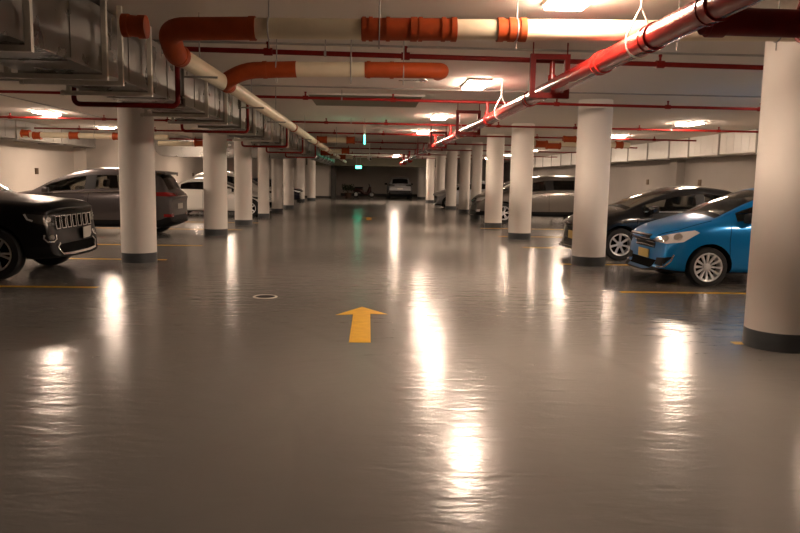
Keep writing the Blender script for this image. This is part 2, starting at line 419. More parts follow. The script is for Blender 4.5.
for k, (y, zl, zr, r) in enumerate([(7.86, 2.815, 2.755, .027), (12.22, 2.81, 2.785, .024), (17.8, 2.83, 2.82, .024), (21.9, 2.83, 2.82, .024), (26.8, 2.82, 2.81, .024), (32.0, 2.8, 2.8, .024), (38.4, 2.8, 2.8, .024), (44.0, 2.78, 2.78, .024)]):
    t = thing('sprinkler_pipe', ORD[k] + ' thin red sprinkler pipe crossing under the ceiling from wall to wall', 'sprinkler pipe', (0, y, 2.8), gp)
    Z = lambda x: zl + (zr - zl) * (x + 2) / 8
    bm = bmesh.new()
    loop = y < 30
    if loop:
        add_sweep(bm, round_path([(9.9, y, Z(9.9)), (-2.05, y, Z(-2.05)), (-2.05, y, 2.225), (-3.13, y, 2.225), (-3.13, y, 2.8), (-9.9, y, 2.8)], .07), r, 12)
    else:
        add_sweep(bm, [(9.9, y, Z(9.9)), (-9.9, y, 2.8)], r, 12)
    obj('pipe_run', bm, M['thinred'] if k else M['darkred'], t)
    xs = [-8.6, -6.4, -4.9, -1.1, .35, 3.1, 5.0, 6.6, 8.6] if k < 4 else [-6.4, -1.0, .4, 3.1, 6.6]
    for x in xs:
        bm = bmesh.new(); z = Z(x) if x > -2 else 2.8
        add_sweep(bm, [(x - .045, y, z), (x + .045, y, z)], r * 1.5, 12)
        add_lathe(bm, [(0, 0), (.014, 0), (.014, .05), (.02, .055), (.02, .075), (0, .075)], Matrix.Translation((x, y, z + r)), 10)
        obj('sprinkler_head', bm, M['thinred'] if k else M['darkred'], t)
    for x in (-7.5, -.5, 2.6, 7.4):
        z = Z(x) if x > -2 else 2.8
        bm = bmesh.new(); add_sweep(bm, [(x, y, z + r), (x, y, CEIL)], .006, 6); add_sweep(bm, [(x - .012, y, z), (x + .012, y, z)], r * 1.2, 12)
        obj('hanger_rod', bm, M['conduit'], t)

# the thick main pipe
t = thing('main_sprinkler_pipe', 'thick glossy red main pipe running the length of the lane', 'water pipe', (MX, 3, MZ))
seg = [-1.5, 2.6, 4.15, 5.05, 6.15, 8.9, 12.0, 15.4, 18.9, 22.4, 26, 30, 34, 38, 42, 46.2]
for a, b in zip(seg, seg[1:]):
    bm = bmesh.new(); add_sweep(bm, [(MX, a, MZ), (MX, b - .01, MZ)], MR, 28); obj('pipe_run', bm, M['red'], t)
for y in seg[1:-1]:
    bm = bmesh.new()
    for q in (-.055, .055): add_sweep(bm, [(MX, y + q - .012, MZ), (MX, y + q + .012, MZ)], MR + .012, 28)
    add_sweep(bm, [(MX, y - .05, MZ), (MX, y + .05, MZ)], MR + .006, 28)
    obj('coupling', bm, M['red'], t)
for y in (7.86, 12.22, 17.8, 21.9, 26.8, 32.0, 38.4, 44.0):
    bm = bmesh.new(); add_sweep(bm, [(MX - .0, y + .0, MZ + MR - .01), (MX, y, 2.80)], .03, 14); add_sweep(bm, [(MX, y, MZ + MR - .01), (MX, y, MZ + MR + .05)], .045, 14)
    obj('riser', bm, M['red'], t)
for y in (2.2, 5.3, 10.9, 16.0, 21.0, 24.5, 28.5, 34.5):
    bm = bmesh.new()
    add_sweep(bm, [(MX, y, CEIL), (MX, y, MZ + .26)], .007, 8)
    for s in (-1, 1): add_sweep(bm, [(MX, y, MZ + .26), (MX + s * (MR + .012), y, MZ + .06), (MX + s * (MR + .012), y, MZ)], .007, 8)
    add_sweep(bm, [(MX + (MR + .012) * math.cos(a), y, MZ + (MR + .012) * math.sin(a)) for a in [PI + PI * i / 12 for i in range(13)]], .007, 8)
    obj('clevis_hanger', bm, M['strut'], t)
for y in (36.5, 42.5):
    bm = bmesh.new(); add_sweep(bm, [(MX - .02, y, MZ), (MX - .02, y, MZ + .42)], .06, 14); add_sweep(bm, [(MX, y - .35, MZ - .06), (MX, y + .35, MZ - .06)], .13, 16)
    obj('valve', bm, M['red'], t)
bm = bmesh.new(); add_sweep(bm, [(MX, 46.15, MZ), (MX, 46.25, MZ)], .15, 20); obj('end_flange', bm, M['red'], t)

# thick dark red branch to the right
t = thing('branch_pipe', 'thick dark red branch pipe leaving the main pipe toward the upper right', 'water pipe', (4, 4.4, 2.47), None)
bm = bmesh.new(); add_sweep(bm, [(MX + .06, 4.42, 2.48), (3.1, 4.42, 2.475)], .082, 28); add_sweep(bm, [(3.11, 4.42, 2.475), (9.9, 4.42, 2.45)], .082, 28); obj('pipe_run', bm, M['darkred'], t)
bm = bmesh.new(); add_sweep(bm, [(2.02, 4.42, 2.48), (2.12, 4.42, 2.48)], .095, 28); obj('tee_collar', bm, M['darkred'], t)
bm = bmesh.new()
for q in (3.05, 3.16): add_sweep(bm, [(q - .012, 4.42, 2.475), (q + .012, 4.42, 2.475)], .094, 28)
obj('coupling', bm, M['darkred'], t)
for x in (2.62, 5.4):
    bm = bmesh.new(); add_sweep(bm, [(x, 4.42, CEIL), (x, 4.42, 2.72)], .012, 8)
    for s in (-1, 1): add_sweep(bm, [(x, 4.42, 2.72), (x, 4.42 + s * .095, 2.55), (x, 4.42 + s * .095, 2.46)], .012, 8)
    add_sweep(bm, [(x, 4.42 + .095 * math.cos(a), 2.47 + .095 * math.sin(a)) for a in [PI + PI * i / 12 for i in range(13)]], .012, 8)
    obj('clevis_hanger', bm, M['darkred'], t)

# square support frames round the main pipe
gf = 'square steel support frames round the main pipe'
for k, (y, x0, x1, z0, z1) in enumerate([(7.72, 1.66, 2.08, 2.375, 2.83), (13.6, 1.57, 2.03, 2.34, 2.79), (19.6, 1.57, 2.03, 2.33, 2.79), (25.6, 1.6, 2.05, 2.33, 2.79)]):
    w = .028
    t = thing('pipe_support_frame', ORD[k] + ' square dark red frame hung round the main pipe', 'pipe frame', (MX, y, z0), gf)
    obj('top_bar', B(span(x0, x1, y - w, y + w, z1 - 2 * w, z1)), M['darkred'], t, smooth=0)
    obj('bottom_bar', B(span(x0, x1, y - w, y + w, z0, z0 + 2 * w)), M['darkred'], t, smooth=0)
    for x in (x0, x1 - 2 * w):
        obj('upright', B(span(x, x + 2 * w, y - w, y + w, z0 + 2 * w, z1 - 2 * w)), M['darkred'], t, smooth=0)
    for x in (x0 + w, x1 - w):
        bm = bmesh.new(); add_sweep(bm, [(x, y, z1), (x, y, CEIL)], .008, 8); obj('drop_rod', bm, M['darkred'], t)

# ------------------------------------------------------------------ drainage pipes
def ringed(bm, x0, x1, y, z0, z1, r, rings):
    add_sweep(bm, [(x0, y, z0), (x1, y, z1)], r, 24)
    for f, wd in rings:
        x = x0 + (x1 - x0) * f; z = z0 + (z1 - z0) * f
        add_sweep(bm, [(x - wd / 2, y, z), (x + wd / 2, y, z)], r * 1.09, 24)
def rod(bm, x, y, z, r):
    add_sweep(bm, [(x, y, CEIL), (x, y, z + r + .005)], .006, 8)
    add_sweep(bm, [(x, y + (r + .004) * math.cos(a), z + (r + .004) * math.sin(a)) for a in [2 * PI * i / 20 for i in range(21)]], .006, 8)
    add_sweep(bm, [(x, y, z - r - .005), (x, y, z - r - .07)], .006, 8)

t = thing('drain_pipe', 'nearest cream drain pipe with orange couplings crossing the ceiling', 'drain pipe', (0, 5.76, 2.65))
y = 5.76; R = .078; ZC = lambda x: 2.638 + .02 * (x + .5)
for x0, x1 in [(-.91, -.09), (.65, .97), (1.19, 9.9)]:
    bm = bmesh.new(); add_sweep(bm, [(x0 - .03, y, ZC(x0)), (x1 + .03, y, ZC(x1))], R, 28); obj('pipe_run', bm, M['cream'], t)
bm = bmesh.new()
add_sweep(bm, round_path([(-.91, y, ZC(-.91)), (-1.57, y, 2.61), (-1.59, y + .26, 2.475), (-1.59, y + .42, 2.475)], .2, 8), R + .008, 28)
add_sweep(bm, [(-.95, y, ZC(-.95)), (-.90, y, ZC(-.90))], R + .014, 28)
obj('elbow', bm, M['orange'], t)
bm = bmesh.new(); ringed(bm, -.09, .65, y, ZC(-.09), ZC(.65), R + .007, [(.03, .03), (.1, .03), (.28, .03), (.55, .05), (.62, .03), (.86, .03), (.97, .04)]); obj('coupling', bm, M['orange'], t)
bm = bmesh.new(); ringed(bm, .97, 1.19, y, ZC(.97), ZC(1.19), R + .006, [(.1, .05), (.5, .05), (.9, .05)]); obj('coupling', bm, M['orange'], t)
bm = bmesh.new(); ringed(bm, -1.95, -1.79, y + .16, 2.66, 2.65, R + .004, [(.1, .05), (.9, .06)]); obj('branch_stub', bm, M['orange'], t)
for x in (-.8, .05, 1.12, 2.4, 3.2):
    bm = bmesh.new(); rod(bm, x, y, ZC(x), R); obj('hanger_rod', bm, M['conduit'], t)

t = thing('drain_pipe', 'second cream drain pipe ending in a long orange rounded elbow', 'drain pipe', (0, 7.6, 2.62))
y = 7.62; R = .075
bm = bmesh.new(); add_sweep(bm, [(-.8, y, 2.6), (-.06, y, 2.612)], R, 28); obj('pipe_run', bm, M['cream'], t)
bm = bmesh.new(); add_sweep(bm, round_path([(-.78, y, 2.6), (-1.3, y, 2.575), (-1.54, y + .12, 2.475), (-1.55, y + .38, 2.475)], .16, 8), R + .008, 28)
add_sweep(bm, [(-1.12, y, 2.585), (-1.08, y, 2.587)], R + .014, 28)
obj('elbow', bm, M['orange'], t)
bm = bmesh.new(); add_sweep(bm, round_path([(-.08, y, 2.612), (.72, y, 2.62), (.72, y + .45, 2.66)], .1, 8), R + .006, 28)
for x in (-.04, .2): add_sweep(bm, [(x - .02, y, 2.613), (x + .02, y, 2.613)], R + .013, 28)
obj('end_elbow', bm, M['orange'], t)
for x in (-.98, -.22, .32):
    bm = bmesh.new(); rod(bm, x, y, 2.61, R); obj('hanger_rod', bm, M['conduit'], t)
bm = B(((.52, y - .04, 2.515), (.06, .1, .03)), ((.42, y, 2.515), (.3, .03, .012)), bevel=.004); obj('clamp', bm, M['chrome'], t)

t = thing('collector_pipe', 'long cream drain collector beside the galvanized duct along the lane', 'drain pipe', (-1.57, 6.1, 2.47))
ys = [6.14, 7.96, 14.5, 20.0, 25.5, 31, 38, 44]
for a, b in zip(ys, ys[1:]):
    bm = bmesh.new(); add_sweep(bm, [(-1.59 if a < 7 else -1.55, a, 2.475), (-1.55 if a > 7 else -1.56, b, 2.475)], .078, 28); obj('pipe_run', bm, M['cream'], t)
for y in ys[:-1]:
    x = -1.59 if y < 7 else -1.55
    bm = bmesh.new(); add_sweep(bm, [(x, y - .05, 2.475), (x, y + .05, 2.475)], .09, 28); obj('collar', bm, M['orange'], t)
for y in (6.75, 9.6, 12.0, 17.2, 22.7):
    bm = bmesh.new(); add_sweep(bm, [(-1.56, y, CEIL), (-1.56, y, 2.56)], .006, 8); add_sweep(bm, [(-1.7, y, 2.385), (-1.40, y, 2.385)], .01, 8)
    obj('hanger_rod', bm, M['conduit'], t)

def short_drain(y, z, label, runs, oranges, r=.075):
    t = thing('drain_pipe', label, 'drain pipe', (runs[0][0], y, z))
    for a, b in runs:
        bm = bmesh.new(); add_sweep(bm, [(a, y, z), (b, y, z)], r, 20); obj('pipe_run', bm, M['cream'], t)
    for x, w, dz in oranges:
        bm = bmesh.new(); add_sweep(bm, [(x - w / 2, y, z + dz), (x + w / 2, y, z + dz)], r + .02, 20)
        for q in (-1, 1): add_sweep(bm, [(x + q * w * .42 - .02, y, z + dz), (x + q * w * .42 + .02, y, z + dz)], r + .032, 20)
        obj('coupling', bm, M['orange'], t)
    for a, b in runs:
        bm = bmesh.new(); rod(bm, (a + b) / 2, y, z, r); obj('hanger_rod', bm, M['conduit'], t)
short_drain(21.0, 2.58, 'third cream drain pipe with two orange fittings beside the far duct', [(-1.5, -.5)], [(-1.42, .3, 0), (-.6, .24, 0)])
short_drain(28.3, 2.52, 'fourth cream drain pipe with big orange fittings over the far duct', [(-1.98, -.9)], [(-1.72, .48, -.05), (-1.0, .3, .02)], .09)
short_drain(35.0, 2.5, 'farthest cream drain pipe with a single orange fitting', [(-2.0, -.9)], [(-1.4, .35, 0)], .09)
short_drain(20.4, 2.53, 'cream drain pipe with orange couplings hanging above the dark grey SUV', [(-9.6, -5.6)], [(-9.45, .22, .03), (-9.15, .2, -.02), (-8.15, .25, 0), (-7.0, .2, 0)])
short_drain(23.6, 2.5, 'short cream drain pipe with orange fittings left of the second left column', [(-6.8, -4.6)], [(-5.5, .3, .02), (-4.9, .3, 0)])
short_drain(20.1, 2.55, 'cream drain pipe with orange fittings above the roof of the right grey SUV', [(4.2, 7.2)], [(4.72, .34, -.02), (5.05, .42, -.05), (5.5, .36, .12), (6.9, .2, 0)])

# thin ceiling conduits
for y, s in [(8.1, 'thin grey conduit across the ceiling near the first red sprinkler pipe'), (11.8, 'thin grey conduit across the ceiling near the second red sprinkler pipe')]:
    bm = bmesh.new(); add_sweep(bm, [(-9.9, y, CEIL - .014), (9.9, y, CEIL - .014)], .012, 8)
    tag(obj('ceiling_conduit', bm, M['conduit']), s, 'conduit', 'thin conduits on the ceiling')
bm = bmesh.new(); add_sweep(bm, [(-6.95, 5, CEIL - .012), (-6.95, 40, CEIL - .012)], .01, 8)
tag(obj('ceiling_conduit', bm, M['conduit']), 'thin conduit running lengthwise on the ceiling above the left cars', 'conduit', 'thin conduits on the ceiling')

# dark hatch in the ceiling
t = thing('ceiling_hatch', 'dark olive rectangular hatch panel in the ceiling over the lane', 'hatch', (-.12, 13.6, CEIL))
obj('panel', B(span(-1.1, .87, 12.7, 14.6, CEIL - .03, CEIL - .004)), M['hatch'], t, smooth=0)
obj('hatch_rim', B(span(-1.14, -1.1, 12.66, 14.64, CEIL - .035, CEIL - .001), span(.87, .91, 12.66, 14.64, CEIL - .035, CEIL - .001),
                   span(-1.1, .87, 12.66, 12.7, CEIL - .035, CEIL - .001), span(-1.1, .87, 14.6, 14.64, CEIL - .035, CEIL - .001)), M['ceil'], t, smooth=0)

# green signs, camera
t = thing('exit_sign', 'bright green lit sign hanging at the far end of the lane', 'sign', (-.78, 45, 2.1))
obj('sign_face', B(span(-.96, -.60, 44.97, 45.03, 2.1, 2.27), bevel=.01), M['sign'], t)
for x in (-.9, -.66):
    bm = bmesh.new(); add_sweep(bm, [(x, 45, 2.27), (x, 45, CEIL)], .008, 8); obj('drop_rod', bm, M['conduit'], t)
t = thing('exit_sign', 'green lit sign seen edge on, hanging over the lane centre', 'sign', (-.17, 18, 2.34))
obj('sign_face', B(span(-.185, -.155, 17.82, 18.18, 2.34, 2.54), bevel=.006), M['sign'], t)
obj('mount_box', B(span(-.2, -.14, 17.85, 18.15, 2.54, 2.58)), M['white'], t)
for q in (17.9, 18.1):
    bm = bmesh.new(); add_sweep(bm, [(-.17, q, 2.58), (-.17, q, CEIL)], .008, 8); obj('drop_rod', bm, M['conduit'], t)
t = thing('security_camera', 'white camera hanging on a rod over the far lane', 'camera', (-.07, 30, 2.24))
bm = bmesh.new(); add_lathe(bm, [(0, 0), (.06, .012), (.09, .06), (.1, .1), (.1, .17), (0, .18)], Matrix.Translation((-.07, 30, 2.24)), 20); obj('camera_body', bm, M['white'], t)
bm = bmesh.new(); add_lathe(bm, [(0, 0), (.035, .0), (.04, .03), (0, .03)], Matrix.Translation((-.03, 29.9, 2.29)) @ Matrix.Rotation(PI / 2, 4, 'X'), 12); obj('camera_lens', bm, M['black'], t)
bm = bmesh.new(); add_sweep(bm, [(-.07, 30, 2.42), (-.07, 30, CEIL)], .02, 10); obj('drop_rod', bm, M['white'], t)

# small plaques on the walls
gq = 'small dark plaques on the side walls'
for x, y, s in [(-XW, 23.9, 'small dark plaque on the left wall above the black SUV'), (-XW, 40.9, 'small dark plaque on the left wall above the white sedan rear'), (-XW, 44.5, 'small dark plaque on the left wall above the white sedan roof'),
                (XW, 23.4, 'small dark plaque on the right wall between black sedan and blue car roofs'), (XW, 27.9, 'small dark plaque on the right wall above the black sedan windscreen')]:
    q = -1 if x > 0 else 1
    bm = B(((x + q * .015, y, 1.55), (.028, .22, .2)), bevel=.006)
    tag(obj('wall_plaque', bm, M['plaque']), s, 'plaque', gq)

# ------------------------------------------------------------------ cars
def lerp_tab(tab, x):
    if x <= tab[0][0]: return tab[0][1]
    for (a, b), (c, d) in zip(tab, tab[1:]):
        if x <= c: return b + (d - b) * (x - a) / (c - a)
    return tab[-1][1]

SEDAN = dict(L=4.30, W=1.67, H=1.505, r=.293, ax=(.90, 3.44), zb=.17, xc=1.02, xr=1.98, xb=(2.32, 2.42), xs=(1.30, 3.22), xrr=2.98, xd=3.66, rn=.40, rr=.26, lf=.20, lr=.05,
    zt=[(0, .70), (.04, .79), (.14, .855), (.3, .90), (.65, .965), (1.02, 1.05), (1.5, 1.29), (1.98, 1.465), (2.5, 1.525), (2.98, 1.46), (3.3, 1.30), (3.66, 1.125), (3.9, 1.09), (4.2, 1.06), (4.3, .9)],
    bl=[(0, .63), (.05, .71), (.14, .77), (.3, .825), (.65, .885), (1.02, .945), (2, .97), (3.0, 1.01), (3.66, 1.03), (4.2, .98), (4.3, .84)],
    w=[(0, .71), (.2, .80), (.6, .835), (2, .84), (3.5, .83), (4.1, .78), (4.3, .70)],
    wt=[(0, .50), (.3, .58), (1.02, .68), (1.5, .62), (1.98, .555), (2.5, .55), (2.98, .55), (3.66, .62), (4.3, .55)])
SUV = dict(L=4.48, W=1.85, H=1.65, r=.345, ax=(.90, 3.57), zb=.22, xc=1.05, xr=1.95, xb=(2.36, 2.48), xs=(1.35, 3.75), xrr=4.06, xd=4.30, rn=.36, rr=.22, lf=.14, lr=.02,
    zt=[(0, .72), (.05, .85), (.14, .93), (.35, 1.0), (.7, 1.06), (1.05, 1.12), (1.5, 1.37), (1.95, 1.56), (2.5, 1.665), (3.3, 1.65), (3.8, 1.60), (4.06, 1.54), (4.30, 1.14), (4.42, 1.08), (4.48, .95)],
    bl=[(0, .64), (.05, .76), (.14, .84), (.35, .92), (.7, .98), (1.05, 1.02), (2, 1.05), (3, 1.09), (3.75, 1.14), (4.3, 1.10), (4.48, .88)],
    w=[(0, .79), (.2, .87), (.6, .92), (2, .925), (3.5, .92), (4.2, .87), (4.48, .80)],
    wt=[(0, .58), (.3, .64), (1.05, .74), (1.5, .68), (1.95, .61), (2.5, .60), (3.8, .58), (4.06, .57), (4.3, .64), (4.48, .62)])
JEEP = dict(L=4.82, W=1.94, H=1.76, r=.372, ax=(.93, 3.84), zb=.27, xc=1.38, xr=2.2, xb=(2.66, 2.78), xs=(1.6, 4.3), xrr=4.42, xd=4.7, rn=.24, rr=.18, lf=.08, lr=.02,
    zt=[(0, 1.0), (.04, 1.075), (.12, 1.115), (.4, 1.13), (.9, 1.175), (1.38, 1.21), (1.8, 1.47), (2.2, 1.66), (2.7, 1.76), (3.9, 1.75), (4.42, 1.67), (4.7, 1.2), (4.82, 1.0)],
    bl=[(0, .92), (.04, .99), (.12, 1.03), (.4, 1.055), (.9, 1.09), (1.38, 1.12), (2.2, 1.14), (3.9, 1.18), (4.6, 1.18), (4.82, .95)],
    w=[(0, .85), (.15, .92), (.5, .965), (1, .97), (4, .97), (4.6, .93), (4.82, .86)],
    wt=[(0, .68), (.3, .74), (1.38, .82), (1.8, .74), (2.2, .68), (2.7, .66), (3.9, .64), (4.42, .61), (4.7, .68), (4.82, .66)])

def scaled(base, L, W, H, r, **kw):
    fx, fy, fz = L / base['L'], W / base['W'], H / base['H']
    d = dict(L=L, W=W, H=H, r=r, zb=base['zb'] * fz)
    for k in ('xc', 'xr', 'xrr', 'xd'): d[k] = base[k] * fx
    for k in ('ax', 'xb', 'xs'): d[k] = tuple(v * fx for v in base[k])
    for k in ('rn', 'rr', 'lf', 'lr'): d[k] = base[k]
    for k, f in (('zt', fz), ('bl', fz), ('w', fy), ('wt', fy)): d[k] = [(a * fx, b * f) for a, b in base[k]]
    d.update(kw); return d

def wheel_meshes(r, w, rimf, n, style, rimmat):
    """tyre and rim, axis along -y is the outer face"""
    rot = Matrix.Rotation(PI / 2, 4, 'X')          # local z -> -y
    rr = r * rimf
    bm = bmesh.new(); h = w / 2
    add_lathe(bm, [(rr, -h * .8), (rr + .012, -h), (r * .93, -h), (r * .985, -h * .78), (r, -h * .4), (r, h * .4), (r * .985, h * .78), (r * .93, h), (rr + .012, h), (rr, h * .8)], rot, 48, closed=True)
    bmesh.ops.recalc_face_normals(bm, faces=bm.faces[:])
    ty = bpy.data.meshes.new('wheel'); bm.to_mesh(ty); bm.free(); ty.materials.append(M['rubber'])
    bm = bmesh.new()
    add_lathe(bm, [(rr - .015, -h * .7), (rr + .004, -h * .8), (rr + .004, h * .86), (rr - .006, h * .92), (rr - .022, h * .84), (rr - .026, h * .3), (rr - .03, -h * .7)], rot, 48, closed=True)
    add_lathe(bm, [(0, h * .62), (.03, h * .62), (.055, h * .56), (.062, h * .3), (.07, 0), (0, 0)], rot, 24)
    def spoke(a, w0, w1):
        for sgn in (1,):
            pts = []
            for q, (rad, hh, ww) in enumerate([(.045, h * .52, w0), (rr * .55, h * .60, (w0 + w1) / 2), (rr - .012, h * .80, w1)]):
                pts.append((rad, hh, ww))
            vs = []
            for rad, hh, ww in pts:
                row = []
                for s, dz in ((-1, 0), (1, 0), (1, -.035), (-1, -.035)):
                    v = Matrix.Rotation(a, 4, 'Z') @ Vector((rad, s * ww / 2, hh + dz))
                    row.append(bm.verts.new(rot @ v))
                vs.append(row)
            for A, Bq in zip(vs, vs[1:]):
                for j in range(4): bm.faces.new((A[j], A[(j + 1) % 4], Bq[(j + 1) % 4], Bq[j]))
            bm.faces.new(vs[0]); bm.faces.new(list(reversed(vs[-1])))
    for k in range(n):
        a = 2 * PI * k / n + .3
        if style == 'twin':
            spoke(a - .16, .022, .03); spoke(a + .16, .022, .03)
        elif style == 'blade': spoke(a, .016, .040)
        else:
            spoke(a, .030, .044)
    bmesh.ops.recalc_face_normals(bm, faces=bm.faces[:])
    ri = bpy.data.meshes.new('rim'); bm.to_mesh(ri); bm.free(); ri.materials.append(rimmat)
    bm = bmesh.new(); add_lathe(bm, [(0, -.005), (rr * .72, -.005), (rr * .72, .02), (0, .02)], rot, 28)
    add_lathe(bm, [(0, -h * .6), (rr - .025, -h * .6)], rot, 28)
    bmesh.ops.recalc_face_normals(bm, faces=bm.faces[:])
    di = bpy.data.meshes.new('brake_disc'); bm.to_mesh(di); bm.free(); di.materials.append(M['well'])
    for me in (ty, ri, di):
        me.polygons.foreach_set('use_smooth', [True] * len(me.polygons)); me.set_sharp_from_angle(angle=math.radians(35))
    return ty, ri, di

class Car:
    def __init__(s, name, label, cat, loc, rotz, sp, pmat, rim=('single', 10, M['alloy'], .66), glass='glass', clad=False, tilt=None, far=False):
        s.sp = sp; s.root = thing(name, label, cat, (0, 0, 0))
        s.far = far
        s.shell(pmat, glass, clad)
        ty, ri, di = wheel_meshes(sp['r'], .20 if sp['H'] < 1.6 else .225, rim[3], rim[1], rim[0], rim[2])
        for ax in sp['ax']:
            for sd in (-1, 1):
                o = bpy.data.objects.new('wheel', ty); C.objects.link(o); o.parent = s.root
                o.location = (ax, sd * (sp['W'] / 2 - .125), sp['r']); o.rotation_euler = (0, random.uniform(0, 1), 0 if sd < 0 else PI)
                for nm, me in (('rim', ri), ('brake_disc', di)):
                    q = bpy.data.objects.new(nm, me); C.objects.link(q); q.parent = o
        if not far: s.cabin()
        s.root.location = loc; s.root.rotation_euler = (0, 0, rotz)

    def shell(s, pmat, glass, clad):
        sp = s.sp; L, W = sp['L'], sp['W'] / 2
        xs = [0, .03, .12, .3, .5, .75, sp['xc'] - .12, sp['xc'], sp['xc'] + .07, (sp['xc'] + sp['xr']) / 2, sp['xr'] - .04, sp['xr'] + .08, sp['xb'][0], sp['xb'][1],
              (sp['xb'][1] + sp['xrr']) / 2, sp['xs'][1] - .01, sp['xs'][1] + .06, sp['xrr'], sp['xd'], sp['xs'][0], sp['ax'][1] - .42, L - .3, L - .12, L - .03, L,
              (sp['xrr'] + sp['xd']) / 2]
        xs = sorted(xs); out = [xs[0]]
        for x in xs[1:]:
            if x - out[-1] > .025: out.append(x)
        xs = out
        bm = bmesh.new(); grid = []
        for x in xs:
            w = lerp_tab(sp['w'], x); zt = lerp_tab(sp['zt'], x); bl = lerp_tab(sp['bl'], x); wt = lerp_tab(sp['wt'], x); zb = sp['zb']
            if x < .25: zb += (.25 - x) * .15
            if x > L - .3: zb += (x - L + .3) * .45
            ed = zt - .05; belt = min(bl, zt - .03)
            ring = [(0, zb), (.7 * w, zb), (.955 * w, zb + .035), (.99 * w, zb + .17), (w, zb + .17 + (belt - .08 - zb - .17) * .5), (.985 * w, belt - .08), (.935 * w, belt)]
            b6, e8 = ring[6], (wt, ed)
            ring += [(b6[0] + (e8[0] - b6[0]) * .86, b6[1] + (e8[1] - b6[1]) * .86), e8, (.58 * wt, zt - .012), (0, zt)]
            row = {}
            for k, (yy, z) in enumerate(ring):
                for sd in ((1,) if yy == 0 else (-1, 1)):
                    f = abs(yy) / W
                    px = x + sp['rn'] * f ** 3 * max(0, 1 - x / .95) + sp['lf'] * min(1.2, max(0, (z - .5) / .45)) * max(0, 1 - x / .6)
                    px -= sp['rr'] * f ** 3 * max(0, 1 - (L - x) / .8) + sp['lr'] * max(0, (z - .5)) * max(0, 1 - (L - x) / .4)
                    row[(k, sd)] = bm.verts.new((px, sd * yy, z))
                    if yy == 0: row[(k, -1)] = row[(k, 1)]
            grid.append(row)
        def mid(a, b): return (xs[a] + xs[b]) / 2
        for i in range(len(xs) - 1):
            x = mid(i, i + 1)
            for sd in (-1, 1):
                A, Bq = grid[i], grid[i + 1]
                for k in range(10):
                    q = [A[(k, sd)], A[(k + 1, sd)], Bq[(k + 1, sd)], Bq[(k, sd)]]
                    f = bm.faces.new(q if sd < 0 else q[::-1])
                    m = 0
                    if k < 2: m = 2
                    if k == 2 and clad: m = 2
                    if k == 6 and sp['xs'][0] < x < sp['xs'][1]: m = 2 if sp['xb'][0] < x < sp['xb'][1] else 1
                    if k in (8, 9) and (sp['xc'] + .05 < x < sp['xr'] - .03 or sp['xrr'] < x < sp['xd']): m = 1
                    if k in (8, 9) and sp['xc'] < x < sp['xc'] + .05: m = 2
                    f.material_index = m
        for row, fl in ((grid[0], 1), (grid[-1], -1)):
            for k in range(10):
                q = []
                for v in (row[(k, -1)], row[(k + 1, -1)], row[(k + 1, 1)], row[(k, 1)]):
                    if v not in q: q.append(v)
                f = bm.faces.new(q); f.material_index = 2 if k < 1 or (clad and k < 3) else 0
        bmesh.ops.recalc_face_normals(bm, faces=bm.faces[:])
        me = bpy.data.meshes.new('tmp_shell'); bm.to_mesh(me); bm.free()
        for m in (pmat, M[glass], M['black'], M['well']): me.materials.append(m)
        o = bpy.data.objects.new('tmp_shell', me); C.objects.link(o)
        sub = o.modifiers.new('s', 'SUBSURF'); sub.levels = 2; sub.render_levels = 2
        dg = bpy.context.evaluated_depsgraph_get()
        me2 = bpy.data.meshes.new_from_object(o.evaluated_get(dg))
        bb = bmesh.new(); bb.from_mesh(me2); s.bvh = BVHTree.FromBMesh(bb); bb.free()
        # wheel wells
        bm = bmesh.new()
        for ax in sp['ax']:
            for sd in (-1, 1):
                y0, y1 = sd * (W + .1), sd * (W - .30)
                mt = Matrix.Translation((ax, min(y0, y1), sp['r'] + .01)) @ Matrix.Rotation(-PI / 2, 4, 'X')
                R = sp['r'] + .045
                add_lathe(bm, [(0, 0), (R, 0), (R, .4), (0, .4)], mt, 40)
        bmesh.ops.recalc_face_normals(bm, faces=bm.faces[:])
        for f in bm.faces: f.material_index = 3
        cm = bpy.data.meshes.new('tmp_cut'); bm.to_mesh(cm); bm.free()
        for m in (pmat, M[glass], M['black'], M['well']): cm.materials.append(m)
        co = bpy.data.objects.new('tmp_cut', cm); C.objects.link(co)
        bo = o.modifiers.new('b', 'BOOLEAN'); bo.operation = 'DIFFERENCE'; bo.object = co; bo.solver = 'EXACT'
        dg = bpy.context.evaluated_depsgraph_get()
        me3 = bpy.data.meshes.new_from_object(o.evaluated_get(dg))
        bpy.data.objects.remove(o); bpy.data.objects.remove(co)
        full = bmesh.new(); full.from_mesh(me3)
        # cabin lining
        ln = full.copy(); zcut = lerp_tab(sp['bl'], sp['xb'][0]) - .08
        bmesh.ops.delete(ln, geom=[f for f in ln.faces if f.material_index in (1, 3) or f.calc_center_median().z < zcut or not sp['xc'] < f.calc_center_median().x < sp['xd']], context='FACES')
        ln.normal_update()
        for v in ln.verts: v.co -= v.normal * .02
        for f in ln.faces: f.material_index = 0
        if not s.far: obj('headliner', ln, M['lining'], s.root, world=False, recalc=False)
        else: ln.free()
        body = full.copy(); bmesh.ops.delete(body, geom=[f for f in body.faces if f.material_index == 1], context='FACES')
        s.body = obj('body', body, [pmat, M[glass], M['black'], M['well']], s.root, smooth=40, world=False, recalc=False)
        # panes: one mesh per connected island of glass
        gl = full.copy(); bmesh.ops.delete(gl, geom=[f for f in gl.faces if f.material_index != 1], context='FACES'); full.free()
        gl.faces.ensure_lookup_table(); seen = set(); isl = []
        for f in gl.faces:
            if f in seen: continue
            st, grp = [f], []; seen.add(f)
            while st:
                g = st.pop(); grp.append(g)
                for e in g.edges:
                    for h in e.link_faces:
                        if h not in seen: seen.add(h); st.append(h)
            isl.append(grp)
